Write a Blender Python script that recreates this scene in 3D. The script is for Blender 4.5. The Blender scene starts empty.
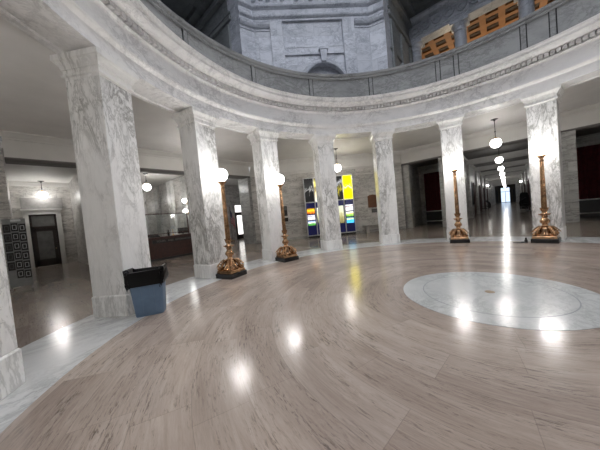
import bpy, math, random
from math import sin, cos, pi, radians as R, sqrt
from mathutils import Matrix, Vector
random.seed(7)
SC = bpy.context.scene
COL = SC.collection

# ------------------------------------------------------------------ node helpers
def new_mat(name):
    m = bpy.data.materials.new(name); m.use_nodes = True
    nt = m.node_tree; b = nt.nodes['Principled BSDF']
    return m, nt, b
def L(nt, a, b): nt.links.new(a, b)
def node(nt, t, **k):
    n = nt.nodes.new(t)
    for a, v in k.items(): setattr(n, a, v)
    return n
def math_n(nt, op, a, b=None, c=None):
    n = node(nt, 'ShaderNodeMath', operation=op)
    for i, v in enumerate((a, b, c)):
        if v is None: continue
        if isinstance(v, (int, float)): n.inputs[i].default_value = v
        else: L(nt, v, n.inputs[i])
    return n.outputs[0]
def ramp(nt, fac, stops):
    n = node(nt, 'ShaderNodeValToRGB'); cr = n.color_ramp
    while len(cr.elements) > 1: cr.elements.remove(cr.elements[-1])
    cr.elements[0].position = stops[0][0]; cr.elements[0].color = (*stops[0][1], 1) if len(stops[0][1]) == 3 else stops[0][1]
    for p, c in stops[1:]:
        e = cr.elements.new(p); e.color = (*c, 1)
    L(nt, fac, n.inputs[0]); return n.outputs[0]
def mix(nt, fac, a, b, mode='MIX'):
    n = node(nt, 'ShaderNodeMix', data_type='RGBA', blend_type=mode)
    if isinstance(fac, (int, float)): n.inputs[0].default_value = fac
    else: L(nt, fac, n.inputs[0])
    for i, v in ((6, a), (7, b)):
        if isinstance(v, tuple): n.inputs[i].default_value = (*v, 1)
        else: L(nt, v, n.inputs[i])
    return n.outputs[2]
def noise(nt, vec, scale, detail=5, rough=.55, dist=0., dim='3D'):
    n = node(nt, 'ShaderNodeTexNoise', noise_dimensions=dim)
    n.inputs['Scale'].default_value = scale; n.inputs['Detail'].default_value = detail
    n.inputs['Roughness'].default_value = rough; n.inputs['Distortion'].default_value = dist
    L(nt, vec, n.inputs['Vector']); return n.outputs['Fac']
def mapping(nt, vec, sc=(1,1,1), rot=(0,0,0), loc=(0,0,0)):
    n = node(nt, 'ShaderNodeMapping'); n.inputs['Scale'].default_value = sc
    n.inputs['Rotation'].default_value = rot; n.inputs['Location'].default_value = loc
    L(nt, vec, n.inputs['Vector']); return n.outputs[0]

def simple(name, col, rough=.5, metal=0., emit=0., ecol=None, spec=None, var=.12, vs=6., bump=0.):
    m, nt, b = new_mat(name)
    tc = node(nt, 'ShaderNodeTexCoord')
    f = noise(nt, tc.outputs['Object'], vs, 4)
    lo = tuple(max(0, c*(1-var)) for c in col); hi = tuple(min(1, c*(1+var)) for c in col)
    L(nt, ramp(nt, f, [(.3, lo), (.7, hi)]), b.inputs['Base Color'])
    b.inputs['Roughness'].default_value = rough; b.inputs['Metallic'].default_value = metal
    if spec is not None: b.inputs['Specular IOR Level'].default_value = spec
    if emit:
        b.inputs['Emission Color'].default_value = (*(ecol or col), 1); b.inputs['Emission Strength'].default_value = emit
    if bump:
        bn = node(nt, 'ShaderNodeBump'); bn.inputs['Strength'].default_value = bump; bn.inputs['Distance'].default_value = .01
        L(nt, f, bn.inputs['Height']); L(nt, bn.outputs[0], b.inputs['Normal'])
    return m

def marble(name, base, dark, vein, vscale=1.0, vein_amt=.8, rough=.3, rot=(.5,.55,.2), ashlar=None, cloud=.5, stretch=(1.3,1.3,.30)):
    m, nt, b = new_mat(name)
    tc = node(nt, 'ShaderNodeTexCoord'); oi = node(nt, 'ShaderNodeObjectInfo')
    off = node(nt, 'ShaderNodeVectorMath', operation='SCALE'); off.inputs[0].default_value = (37., 53., 71.)
    L(nt, oi.outputs['Random'], off.inputs['Scale'])
    ad = node(nt, 'ShaderNodeVectorMath', operation='ADD'); L(nt, tc.outputs['Object'], ad.inputs[0]); L(nt, off.outputs[0], ad.inputs[1])
    src = ad.outputs[0]
    if ashlar:
        br = node(nt, 'ShaderNodeTexBrick'); bw, bh, mo = ashlar
        br.inputs['Scale'].default_value = 1.; br.inputs['Brick Width'].default_value = bw; br.inputs['Row Height'].default_value = bh
        br.inputs['Mortar Size'].default_value = mo; br.inputs['Mortar Smooth'].default_value = .1
        br.inputs['Color1'].default_value = (0,0,0,1); br.inputs['Color2'].default_value = (1,1,1,1); br.inputs['Mortar'].default_value = (.5,.5,.5,1)
        L(nt, tc.outputs['UV'], br.inputs['Vector'])
        sh = node(nt, 'ShaderNodeVectorMath', operation='SCALE'); L(nt, br.outputs['Color'], sh.inputs[0]); sh.inputs['Scale'].default_value = 4.
        a2 = node(nt, 'ShaderNodeVectorMath', operation='ADD'); L(nt, src, a2.inputs[0]); L(nt, sh.outputs[0], a2.inputs[1]); src = a2.outputs[0]
    v = mapping(nt, src, stretch, rot)
    c1 = noise(nt, v, .9*vscale, 6, .6, .4)
    base_c = ramp(nt, c1, [(.25, dark), (.25+.5*cloud*.6+.1, base), (1., base)])
    n1 = noise(nt, v, 1.3*vscale, 9, .68, .55)
    r1 = math_n(nt, 'ABSOLUTE', math_n(nt, 'SUBTRACT', n1, .5))
    vm = ramp(nt, r1, [(0., (1,1,1)), (.012, (.8,.8,.8)), (.03, (.22,.22,.22)), (.09, (0,0,0))])
    n2 = noise(nt, v, 4.*vscale, 7, .7, .4)
    r2 = math_n(nt, 'ABSOLUTE', math_n(nt, 'SUBTRACT', n2, .52))
    vm2 = ramp(nt, r2, [(0., (.75,.75,.75)), (.02, (.4,.4,.4)), (.05, (0,0,0))])
    gate = ramp(nt, noise(nt, v, .8*vscale, 3), [(.38, (.10,.10,.10)), (.55, (1,1,1))])
    amt = math_n(nt, 'MULTIPLY', math_n(nt, 'MAXIMUM', vm, vm2), gate)
    amt = math_n(nt, 'MULTIPLY', amt, vein_amt)
    c = mix(nt, amt, base_c, vein)
    if ashlar:
        t = ramp(nt, br.outputs['Color'], [(0., (.84,.84,.84)), (1., (1,1,1))])
        c = mix(nt, 1., c, t, 'MULTIPLY')
        c = mix(nt, math_n(nt, 'MULTIPLY', br.outputs['Fac'], .7), c, vein)
        bp = node(nt, 'ShaderNodeBump'); bp.inputs['Strength'].default_value = .3; bp.inputs['Distance'].default_value = .01; bp.invert = True
        L(nt, br.outputs['Fac'], bp.inputs['Height']); L(nt, bp.outputs[0], b.inputs['Normal'])
    L(nt, c, b.inputs['Base Color']); b.inputs['Roughness'].default_value = rough
    return m

def travertine_nodes(nt, b, polar):
    tc = node(nt, 'ShaderNodeTexCoord'); sp = node(nt, 'ShaderNodeSeparateXYZ'); L(nt, tc.outputs['Object'], sp.inputs[0])
    x, y = sp.outputs[0], sp.outputs[1]
    W = .46
    if polar:
        r = math_n(nt, 'SQRT', math_n(nt, 'ADD', math_n(nt, 'MULTIPLY', x, x), math_n(nt, 'MULTIPLY', y, y)))
        # seam of the polar frame points to the south-east
        u = math_n(nt, 'MULTIPLY', math_n(nt, 'ADD', x, y), .7071); v = math_n(nt, 'MULTIPLY', math_n(nt, 'SUBTRACT', x, y), .7071)
        th = math_n(nt, 'ARCTAN2', u, math_n(nt, 'MULTIPLY', v, -1.))
        rr = math_n(nt, 'SUBTRACT', r, 1.32)
        ci = math_n(nt, 'FLOOR', math_n(nt, 'DIVIDE', rr, W))
        rc = math_n(nt, 'ADD', math_n(nt, 'MULTIPLY', ci, W), 1.65)
        s = math_n(nt, 'MULTIPLY', th, rc); w = rr
    else:
        s, w = x, y
        ci = math_n(nt, 'FLOOR', math_n(nt, 'DIVIDE', w, W))
    rnd = node(nt, 'ShaderNodeTexWhiteNoise', noise_dimensions='1D'); L(nt, ci, rnd.inputs['W'])
    so = math_n(nt, 'ADD', math_n(nt, 'DIVIDE', s, 1.3), math_n(nt, 'MULTIPLY', rnd.outputs['Value'], 7.3))
    ti = math_n(nt, 'FLOOR', so)
    cv = node(nt, 'ShaderNodeCombineXYZ'); L(nt, ti, cv.inputs[0]); L(nt, ci, cv.inputs[1])
    tr = node(nt, 'ShaderNodeTexWhiteNoise', noise_dimensions='2D'); L(nt, cv.outputs[0], tr.inputs['Vector'])
    tv = tr.outputs['Value']
    # joints
    fs = math_n(nt, 'FRACT', so); fw = math_n(nt, 'FRACT', math_n(nt, 'DIVIDE', w, W))
    ds = math_n(nt, 'MULTIPLY', math_n(nt, 'MINIMUM', fs, math_n(nt, 'SUBTRACT', 1., fs)), 1.3)
    dw = math_n(nt, 'MULTIPLY', math_n(nt, 'MINIMUM', fw, math_n(nt, 'SUBTRACT', 1., fw)), W)
    j = math_n(nt, 'LESS_THAN', math_n(nt, 'MINIMUM', ds, dw), .003)
    # streaks
    def streak(fx, fy, det, seed, dist=.3, rg=.6):
        c = node(nt, 'ShaderNodeCombineXYZ')
        L(nt, math_n(nt, 'MULTIPLY', s, fx), c.inputs[0]); L(nt, math_n(nt, 'MULTIPLY', w, fy), c.inputs[1])
        L(nt, math_n(nt, 'ADD', math_n(nt, 'MULTIPLY', tv, 1.6), seed), c.inputs[2])
        return noise(nt, c.outputs[0], 1., det, rg, dist)
    a = streak(1.3, 15., 9, 0., 1.5, .8); p = streak(6.5, 48., 5, 5., .5, .75); big = streak(.35, 1.3, 3, 9.)
    if polar: c1, c2, c3 = (.255,.195,.16), (.40,.325,.275), (.55,.465,.395)
    else: c1, c2, c3 = (.23,.185,.16), (.31,.26,.225), (.40,.345,.30)
    col = ramp(nt, a, [(.28, c1), (.5, c2), (.7, c3)])
    col = mix(nt, .45, col, ramp(nt, big, [(.35, tuple(k*.88 for k in c1)), (.65, c3)]))
    tint = ramp(nt, tv, [(0., (.94,.93,.92)), (.5, (.98,.97,.96)), (1., (1.,1.,1.))])
    col = mix(nt, 1., col, tint, 'MULTIPLY')
    pits = ramp(nt, p, [(.52, (0,0,0)), (.62, (1,1,1))])
    gate = ramp(nt, streak(.9, 5., 4, 17.), [(.42, (0,0,0)), (.62, (1,1,1))])
    pm = math_n(nt, 'MULTIPLY', math_n(nt, 'MULTIPLY', pits, gate), .8)
    col = mix(nt, pm, col, tuple(k*.42 for k in c1))
    col = mix(nt, math_n(nt, 'MULTIPLY', j, .3), col, tuple(k*.45 for k in c1))
    L(nt, col, b.inputs['Base Color'])
    rg = ramp(nt, a, [(.3, (.21,.21,.21)), (.7, (.15,.15,.15))])
    L(nt, rg, b.inputs['Roughness'])
    b.inputs['Specular IOR Level'].default_value = .5

MAT = {}
def T(name, polar):
    m, nt, b = new_mat(name); travertine_nodes(nt, b, polar); MAT[name] = m
T('travertine_rings', True); T('travertine_rows', False)
MAT['column'] = marble('column_marble', (.93,.925,.91), (.78,.78,.765), (.20,.195,.17), 1.15, .8, .28, (.25,.72,0), stretch=(1.25,1.25,.42))
MAT['capital'] = marble('capital_marble', (.93,.925,.91), (.79,.79,.775), (.35,.345,.32), .9, .55, .32, (.1,.2,.4))
MAT['cornice'] = marble('cornice_marble', (.93,.925,.92), (.83,.83,.825), (.34,.335,.34), .7, .5, .35, (0.1,.2,.4), stretch=(1,1,1.6))
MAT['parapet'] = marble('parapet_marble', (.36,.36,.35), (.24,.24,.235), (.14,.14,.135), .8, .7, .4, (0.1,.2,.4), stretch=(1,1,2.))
MAT['border'] = marble('border_marble', (.62,.62,.605), (.50,.50,.49), (.28,.28,.275), 1.0, .7, .17, (0,0,.6), stretch=(1,.5,1))
MAT['medallion'] = marble('medallion_marble', (.60,.605,.585), (.50,.505,.49), (.33,.34,.325), 1.2, .6, .17, (0,0,.3), stretch=(1,.6,1))
MAT['ashlar'] = marble('ashlar_marble', (.66,.64,.61), (.44,.43,.41), (.22,.21,.195), 1.5, .85, .35, (0,.1,0), ashlar=(1.35,.52,.004), stretch=(.6,.6,2.2))
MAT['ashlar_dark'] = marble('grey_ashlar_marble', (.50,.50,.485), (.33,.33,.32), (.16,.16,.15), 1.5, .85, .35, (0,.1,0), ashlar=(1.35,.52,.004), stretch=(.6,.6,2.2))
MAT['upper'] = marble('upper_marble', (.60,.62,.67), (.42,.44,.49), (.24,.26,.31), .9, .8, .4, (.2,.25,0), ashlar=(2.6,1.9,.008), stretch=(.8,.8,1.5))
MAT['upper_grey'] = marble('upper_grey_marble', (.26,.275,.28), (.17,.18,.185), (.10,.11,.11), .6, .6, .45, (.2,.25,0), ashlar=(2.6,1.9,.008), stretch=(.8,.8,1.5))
MAT['plaster'] = simple('cream_plaster', (.76,.745,.73), .7, var=.05, vs=1.2)
MAT['plaster_white'] = simple('white_plaster', (.70,.69,.67), .7, var=.04, vs=1.2)
MAT['plaster_frieze'] = simple('frieze_plaster', (.66,.645,.62), .65, var=.05, vs=1.2)
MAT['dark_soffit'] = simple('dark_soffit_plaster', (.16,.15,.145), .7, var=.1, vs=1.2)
MAT['orange'] = simple('ochre_plaster', (.36,.17,.07), .6, var=.12, vs=2.)
MAT['coffer_dark'] = simple('dark_coffer_paint', (.06,.035,.02), .6)
MAT['bronze'] = simple('gilt_bronze', (.46,.28,.155), .2, 1., var=.5, vs=9., bump=.15)
MAT['plaque'] = simple('brown_plaque', (.13,.055,.025), .4, .4)
MAT['bronze_dark'] = simple('dark_bronze', (.16,.10,.06), .35, 1.)
MAT['black_stone'] = simple('black_stone', (.012,.012,.013), .22)
MAT['black'] = simple('black_paint', (.012,.012,.013), .4)
MAT['blackcloth'] = simple('black_cloth', (.01,.01,.012), .85)
MAT['bag'] = simple('black_bag_plastic', (.003,.003,.0035), .3, spec=.25, bump=.9, vs=11.)
MAT['bin'] = simple('blue_bin_plastic', (.13,.20,.30), .5, var=.08)
MAT['wood'] = simple('dark_red_wood', (.045,.016,.012), .35, var=.4, vs=9.)
MAT['mahogany'] = simple('mahogany', (.06,.018,.014), .35, var=.3)
MAT['brown_door'] = simple('brown_black_door', (.018,.010,.008), .35)
MAT['glass_grey'] = simple('frosted_door_glass', (.13,.13,.125), .15, var=.2, vs=3.)
MAT['lit_glass'] = simple('daylit_door_glass', (.5,.5,.48), .2, emit=.75, ecol=(1,.97,.93))
MAT['daylight'] = simple('daylit_end_glass', (.5,.55,.6), .2, emit=.55, ecol=(.62,.78,1.))
MAT['globe'] = simple('opal_globe', (.9,.9,.9), .3, emit=9., ecol=(1,.985,.96), var=.01)
MAT['pglobe'] = simple('opal_pendant_globe', (.9,.9,.9), .3, emit=7., ecol=(1,.98,.95), var=.01)
MAT['cap_gold'] = simple('gilt_cap', (.75,.45,.12), .35, 1.)
MAT['curtain'] = simple('dark_red_velvet', (.10,.008,.012), .8, var=.3)
MAT['rail_white'] = simple('white_rail', (.62,.62,.60), .4)
MAT['silver'] = simple('aluminium', (.68,.69,.70), .35, .6)
MAT['navy'] = simple('navy_panel', (.008,.012,.15), .3, var=.1)
MAT['card_white'] = simple('pale_card', (.55,.57,.58), .5)
MAT['card_grey'] = simple('grey_card', (.09,.095,.10), .45)
MAT['plaster_grey'] = simple('grey_plaster', (.30,.29,.28), .6)
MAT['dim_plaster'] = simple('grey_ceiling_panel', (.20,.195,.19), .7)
MAT['board_grey'] = simple('grey_board', (.22,.23,.23), .5)
MAT['brass'] = simple('worn_brass', (.28,.20,.12), .4, 1.)
MAT['stonebench'] = simple('pale_stone', (.50,.49,.47), .4)
MAT['steel'] = simple('dull_steel', (.25,.25,.26), .4, .8)
MAT['letter'] = simple('dim_letter', (.22,.20,.18), .5)
MAT['winter'] = simple('dim_brown_end', (.06,.045,.035), .6)
def acrylic():
    m, nt, b = new_mat('clear_acrylic')
    tc = node(nt, 'ShaderNodeTexCoord'); f = noise(nt, tc.outputs['Object'], 3.)
    gl = node(nt, 'ShaderNodeBsdfGlossy'); gl.inputs['Roughness'].default_value = .05
    tr = node(nt, 'ShaderNodeBsdfTransparent'); L(nt, ramp(nt, f, [(0, (.9,.93,.93)), (1, (.96,.98,.98))]), tr.inputs[0])
    ms = node(nt, 'ShaderNodeMixShader'); ms.inputs[0].default_value = .07
    L(nt, tr.outputs[0], ms.inputs[1]); L(nt, gl.outputs[0], ms.inputs[2])
    L(nt, ms.outputs[0], nt.nodes['Material Output'].inputs[0]); nt.nodes.remove(b)
    return m
MAT['acrylic'] = acrylic()

def picture(name, stops, scale=1.5, emit=1.0, axis='z', warp=1.2):
    """a backlit printed photograph: bands of colour by height broken up by noise"""
    m, nt, b = new_mat(name)
    tc = node(nt, 'ShaderNodeTexCoord')
    sp = node(nt, 'ShaderNodeSeparateXYZ'); L(nt, tc.outputs['Generated'], sp.inputs[0])
    f = noise(nt, mapping(nt, tc.outputs['Generated'], (1, 1, 1)), scale*3, 5, .6, warp)
    v = math_n(nt, 'ADD', math_n(nt, 'MULTIPLY', math_n(nt, 'SUBTRACT', f, .5), .9), sp.outputs[2])
    c = ramp(nt, v, stops)
    L(nt, c, b.inputs['Base Color']); L(nt, c, b.inputs['Emission Color']); b.inputs['Emission Strength'].default_value = emit
    b.inputs['Roughness'].default_value = .5; b.inputs['Specular IOR Level'].default_value = .2
    return m

# ------------------------------------------------------------------ mesh helpers
class MB:
    def __init__(s): s.v = []; s.f = []
    def add(s, vs, fs, M=None):
        o = len(s.v)
        s.v += [tuple(M @ Vector(p)) if M is not None else tuple(p) for p in vs]
        s.f += [tuple(i+o for i in f) for f in fs]; return s
    def box(s, x0, y0, z0, x1, y1, z1, M=None):
        vs = [(x0,y0,z0),(x1,y0,z0),(x1,y1,z0),(x0,y1,z0),(x0,y0,z1),(x1,y0,z1),(x1,y1,z1),(x0,y1,z1)]
        return s.add(vs, [(0,3,2,1),(4,5,6,7),(0,1,5,4),(1,2,6,5),(2,3,7,6),(3,0,4,7)], M)
    def lathe(s, prof, seg=24, M=None, cap=True, flute=0, fd=0.):
        vs = []; fs = []; n = len(prof)
        for i, p in enumerate(prof):
            for k in range(seg):
                a = 2*pi*k/seg; r = p[0]
                if flute and len(p) > 2: r *= 1 - fd*(k % 2)
                vs.append((r*cos(a), r*sin(a), p[1]))
        for i in range(n-1):
            for k in range(seg):
                a, b = i*seg+k, i*seg+(k+1) % seg
                fs.append((a, b, b+seg, a+seg))
        if cap:
            fs.append(tuple(range(seg-1, -1, -1))); fs.append(tuple((n-1)*seg+k for k in range(seg)))
        return s.add(vs, fs, M)
    def square_stack(s, prof, M=None, hy=None):
        vs = []; fs = []; n = len(prof)
        for r, z in prof:
            q = r if hy is None else r*hy
            vs += [(-r,-q,z),(r,-q,z),(r,q,z),(-r,q,z)]
        for i in range(n-1):
            for k in range(4):
                a, b = i*4+k, i*4+(k+1) % 4
                fs.append((a, b, b+4, a+4))
        fs.append((3,2,1,0)); fs.append(tuple((n-1)*4+k for k in range(4)))
        return s.add(vs, fs, M)
    def sweep(s, prof, a0, a1, n, M=None, closed=None):
        """closed (r,z) profile swept about the z axis, angles clockwise from +Y"""
        full = abs(abs(a1-a0)-2*pi) < 1e-6 if closed is None else closed
        m = len(prof); cnt = n if full else n+1; vs = []; fs = []
        for i in range(cnt):
            a = a0+(a1-a0)*i/n
            for r, z in prof: vs.append((r*sin(a), r*cos(a), z))
        for i in range(n):
            j = (i+1) % cnt
            for k in range(m):
                l = (k+1) % m
                fs.append((i*m+k, i*m+l, j*m+l, j*m+k))
        if not full:
            fs.append(tuple(range(m-1,-1,-1))); fs.append(tuple(n*m+k for k in range(m)))
        return s.add(vs, fs, M)
    def extrude(s, prof, x0, x1, M=None):
        """closed (y,z) profile extruded along x"""
        m = len(prof); vs = [(x0,y,z) for y,z in prof]+[(x1,y,z) for y,z in prof]
        fs = [(k, (k+1)%m, (k+1)%m+m, k+m) for k in range(m)]+[tuple(range(m-1,-1,-1)), tuple(range(m,2*m))]
        return s.add(vs, fs, M)
    def prism(s, poly, z0, z1, M=None):
        m = len(poly); vs = [(x,y,z0) for x,y in poly]+[(x,y,z1) for x,y in poly]
        fs = [(k, (k+1)%m, (k+1)%m+m, k+m) for k in range(m)]+[tuple(range(m-1,-1,-1)), tuple(range(m,2*m))]
        return s.add(vs, fs, M)
    def tube(s, pts, rad, seg=8, M=None):
        pts = [Vector(p) for p in pts]; n = len(pts)
        rad = rad if isinstance(rad, (list, tuple)) else [rad]*n
        vs = []; fs = []; prev = None
        for i, p in enumerate(pts):
            d = (pts[min(i+1,n-1)]-pts[max(i-1,0)]).normalized()
            u = prev - d*prev.dot(d) if prev is not None else d.orthogonal()
            if u.length < 1e-6: u = d.orthogonal()
            u.normalize(); prev = u; w = d.cross(u)
            for k in range(seg):
                a = 2*pi*k/seg; q = p+(u*cos(a)+w*sin(a))*rad[i]; vs.append(tuple(q))
        for i in range(n-1):
            for k in range(seg):
                a, b = i*seg+k, i*seg+(k+1)%seg; fs.append((a, b, b+seg, a+seg))
        fs.append(tuple(range(seg-1,-1,-1))); fs.append(tuple((n-1)*seg+k for k in range(seg)))
        return s.add(vs, fs, M)
    def sphere(s, c, r, seg=20, rings=12, M=None, sz=1.):
        vs = [(c[0], c[1], c[2]-r*sz)]; fs = []
        for i in range(1, rings):
            ph = -pi/2+pi*i/rings
            for k in range(seg):
                a = 2*pi*k/seg; vs.append((c[0]+r*cos(ph)*cos(a), c[1]+r*cos(ph)*sin(a), c[2]+r*sz*sin(ph)))
        vs.append((c[0], c[1], c[2]+r*sz))
        for k in range(seg): fs.append((0, 1+(k+1)%seg, 1+k))
        for i in range(rings-2):
            for k in range(seg):
                a = 1+i*seg+k; b = 1+i*seg+(k+1)%seg; fs.append((a, b, b+seg, a+seg))
        t = len(vs)-1; o = 1+(rings-2)*seg
        for k in range(seg): fs.append((o+k, o+(k+1)%seg, t))
        return s.add(vs, fs, M)
    def build(s, name, mat, parent=None, smooth=35, bevel=0., loc=None, rz=0., fix=True):
        me = bpy.data.meshes.new(name); me.from_pydata(s.v, [], s.f); me.validate(); me.update()
        if fix:
            import bmesh
            bm = bmesh.new(); bm.from_mesh(me); bmesh.ops.recalc_face_normals(bm, faces=bm.faces); bm.to_mesh(me); bm.free()
        uv = me.uv_layers.new(name='UVMap')
        for p in me.polygons:
            n = p.normal
            if abs(n.z) > .8: t = Vector((1,0,0)); w = Vector((0,1,0))
            else:
                t = Vector((-n.y, n.x, 0)).normalized(); w = Vector((0,0,1))
                if t.x < -.01 or (abs(t.x) < .01 and t.y < 0): t = -t
            for li in p.loop_indices:
                co = me.vertices[me.loops[li].vertex_index].co
                uv.data[li].uv = (co.dot(t)+100., co.dot(w)+100.)
        me.materials.append(MAT[mat] if isinstance(mat, str) else mat)
        o = bpy.data.objects.new(name, me); COL.objects.link(o)
        if smooth:
            me.polygons.foreach_set('use_smooth', [True]*len(me.polygons)); me.set_sharp_from_angle(angle=R(smooth))
        if bevel:
            b = o.modifiers.new('bevel', 'BEVEL'); b.width = bevel; b.segments = 2; b.limit_method = 'ANGLE'
        if parent is not None: o.parent = parent
        if loc is not None: o.location = loc
        if rz: o.rotation_euler = (0,0,rz)
        return o

def tag(o, label=None, cat=None, group=None, kind=None):
    if label: o['label'] = label
    if cat: o['category'] = cat
    if group: o['group'] = group
    if kind: o['kind'] = kind
    return o
def empty(name, loc=(0,0,0), rz=0., label=None, cat=None, group=None, kind=None):
    o = bpy.data.objects.new(name, None); COL.objects.link(o); o.location = loc; o.rotation_euler = (0,0,rz)
    o.empty_display_size = .2
    return tag(o, label, cat, group, kind)
def dup(root, loc, rz, label=None):
    c = root.copy(); COL.objects.link(c); c.location = loc; c.rotation_euler = (0,0,rz)
    if label: c['label'] = label
    for ch in [o for o in bpy.data.objects if o.parent == root]:
        d = ch.copy(); COL.objects.link(d); d.parent = c
        for g in [o for o in bpy.data.objects if o.parent == ch]:
            e = g.copy(); COL.objects.link(e); e.parent = d
    return c
def RZ(a): return Matrix.Rotation(a, 4, 'Z')
def pol(t, r, z=0.): return (r*sin(t), r*cos(t), z)
def S(name, mb, mat, **k): return tag(mb.build(name, mat, **k), kind='structure')
def face(k): return RZ(R(45*k))          # local +Y looks to N, NW, W ...

def point_light(name, loc, power, radius=.22, col=(1,.97,.93), parent=None):
    l = bpy.data.lights.new(name, 'POINT'); l.energy = power; l.shadow_soft_size = radius; l.color = col
    o = bpy.data.objects.new(name, l); COL.objects.link(o); o.location = loc
    if parent: o.parent = parent
    return o

# ------------------------------------------------------------------ floor
S('floor', MB().box(-42,-16,-.4, 20,100,-.06), 'travertine_rows', smooth=0)
b = MB().sweep([(.4,-.05),(6.0,-.05),(6.0,0.),(.4,0.)], 0, 2*pi, 128)
S('floor', b, 'travertine_rings', smooth=0)
# white marble border the pillars stand on
S('floor', MB().sweep([(6.0,-.05),(7.32,-.05),(7.32,.0),(6.0,.0)], 0, 2*pi, 128), 'border', smooth=0)
# travertine of the passage, level with the border
md = empty('floor_medallion', (0,0,0), 0, 'round white marble medallion set in the centre of the travertine floor', 'medallion')
MB().sweep([(.99,-.02),(1.322,-.02),(1.322,.004),(.99,.004)], 0, 2*pi, 96).build('outer_ring', 'medallion', md, smooth=0)
MB().sweep([(.975,-.02),(.99,-.02),(.99,.0045),(.975,.0045)], 0, 2*pi, 96).build('inlay_line', 'board_grey', md, smooth=0)
MB().sweep([(.07,-.02),(.975,-.02),(.975,.004),(.07,.004)], 0, 2*pi, 96).build('inner_disc', 'medallion', md, smooth=0)
MB().lathe([(.068,-.02),(.068,.006),(.05,.008)], 32).build('centre_plug', 'brass', md)

# ------------------------------------------------------------------ pillars
H = 4.47; RC = 6.38; HW = .354
col_labels = [
 'marble pillar cut off by the left edge of the photo, nearest the camera',
 'tall broad marble pillar directly behind the blue bin',
 'marble pillar between the bin and the first bronze lamp, just right of the information desk',
 'marble pillar right behind the second bronze lamp, left of the display kiosk',
 'plain marble pillar standing in front of the middle of the display kiosk',
 'plain marble pillar just right of the yellow poster, beside the stone bench',
 'marble pillar behind the bronze lamp left of the long corridor',
 'wide bright marble pillar behind the bronze lamp right of the long corridor',
 'marble pillar beyond the right edge of the photo']
cen = RC+HW
c0 = empty('marble_pillar', pol(R(-146.25), cen), -R(-146.25), col_labels[0], 'pillar', 'square marble pillars around the rotunda')
sh = HW-.006; ds = .361/.354
MB().square_stack([(sh,.40),(sh,4.41)], hy=ds).build('shaft', 'column', c0, smooth=0, bevel=.012)
MB().square_stack([(.362,0),(.362,.375),(.354,.39),(sh,.40)], hy=ds).build('base_block', 'capital', c0, smooth=0, bevel=.006)
MB().square_stack([(sh,4.41),(sh,4.45),(.385,4.46),(.385,4.50),(.362,4.51),(.362,4.575),(.385,4.58),(.385,4.60),(.395,4.64),(.425,4.685),(.445,4.70),(.445,4.715),(.465,4.72),(.465,4.82)], hy=ds).build('capital', 'capital', c0, smooth=0, bevel=.004)
for i in range(1, 9):
    t = R(11.25-22.5*(7-i)); dup(c0, pol(t, cen), -t, col_labels[i])

# ------------------------------------------------------------------ ring beam, cornice, parapet
arch = [(6.29,4.82),(6.29,5.08),(6.27,5.10),(6.21,5.13),(6.19,5.17),(6.29,5.19),(6.29,5.62),(6.27,5.66),(6.22,5.69),(6.22,5.71),(6.34,5.73),
        (6.34,5.86),(6.18,5.88),(6.12,5.93),(6.02,5.96),(5.95,5.97),(5.94,6.03),(5.90,6.06),(5.88,6.12),(6.0,6.14),(7.2,6.14),(7.2,5.2),(7.24,5.2),(7.24,5.12),(7.19,5.08),(7.19,5.0),(7.13,4.97),(7.13,4.87),(7.05,4.82),(6.95,4.82),(6.93,4.85),(6.51,4.85),(6.49,4.82)]
tr = S('trim_1', MB().sweep(arch, 0, 2*pi, 160), 'cornice', smooth=25)
d = MB(); nd = 300
for i in range(nd):
    a = 2*pi*i/nd; d.box(-.048, 6.165, 5.74, .042, 6.35, 5.85, RZ(-a))
d.build('dentil_band', 'cornice', tr, smooth=0)
# parapet: slabs between pairs of narrow strips
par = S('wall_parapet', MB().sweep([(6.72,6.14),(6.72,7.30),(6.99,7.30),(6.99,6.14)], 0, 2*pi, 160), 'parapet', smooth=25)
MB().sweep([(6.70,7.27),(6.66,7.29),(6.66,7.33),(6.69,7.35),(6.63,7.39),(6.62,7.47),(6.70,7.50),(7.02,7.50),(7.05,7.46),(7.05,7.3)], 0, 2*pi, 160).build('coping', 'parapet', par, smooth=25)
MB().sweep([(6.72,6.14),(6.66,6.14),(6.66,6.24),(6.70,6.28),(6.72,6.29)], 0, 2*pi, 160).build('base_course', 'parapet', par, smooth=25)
for a in (-146.5,-124.,-102.,-80.3,-58.7,-36.,-13.6,-8.3,8.2,14.1,36.,58.7,80.3,102.,124.,146.5):
    q = MB().sweep([(6.715,6.27),(6.69,6.27),(6.69,7.29),(6.715,7.29)], R(a-.55), R(a+.55), 3, closed=False)
    q.build('panel_strip', 'parapet', par, smooth=0)
    g = MB()
    for e in (-.68, .68): g.sweep([(6.719,6.27),(6.712,6.27),(6.712,7.29),(6.719,7.29)], R(a+e-.13), R(a+e+.13), 1, closed=False)
    g.build('joint', 'black', par, smooth=0)

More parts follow.
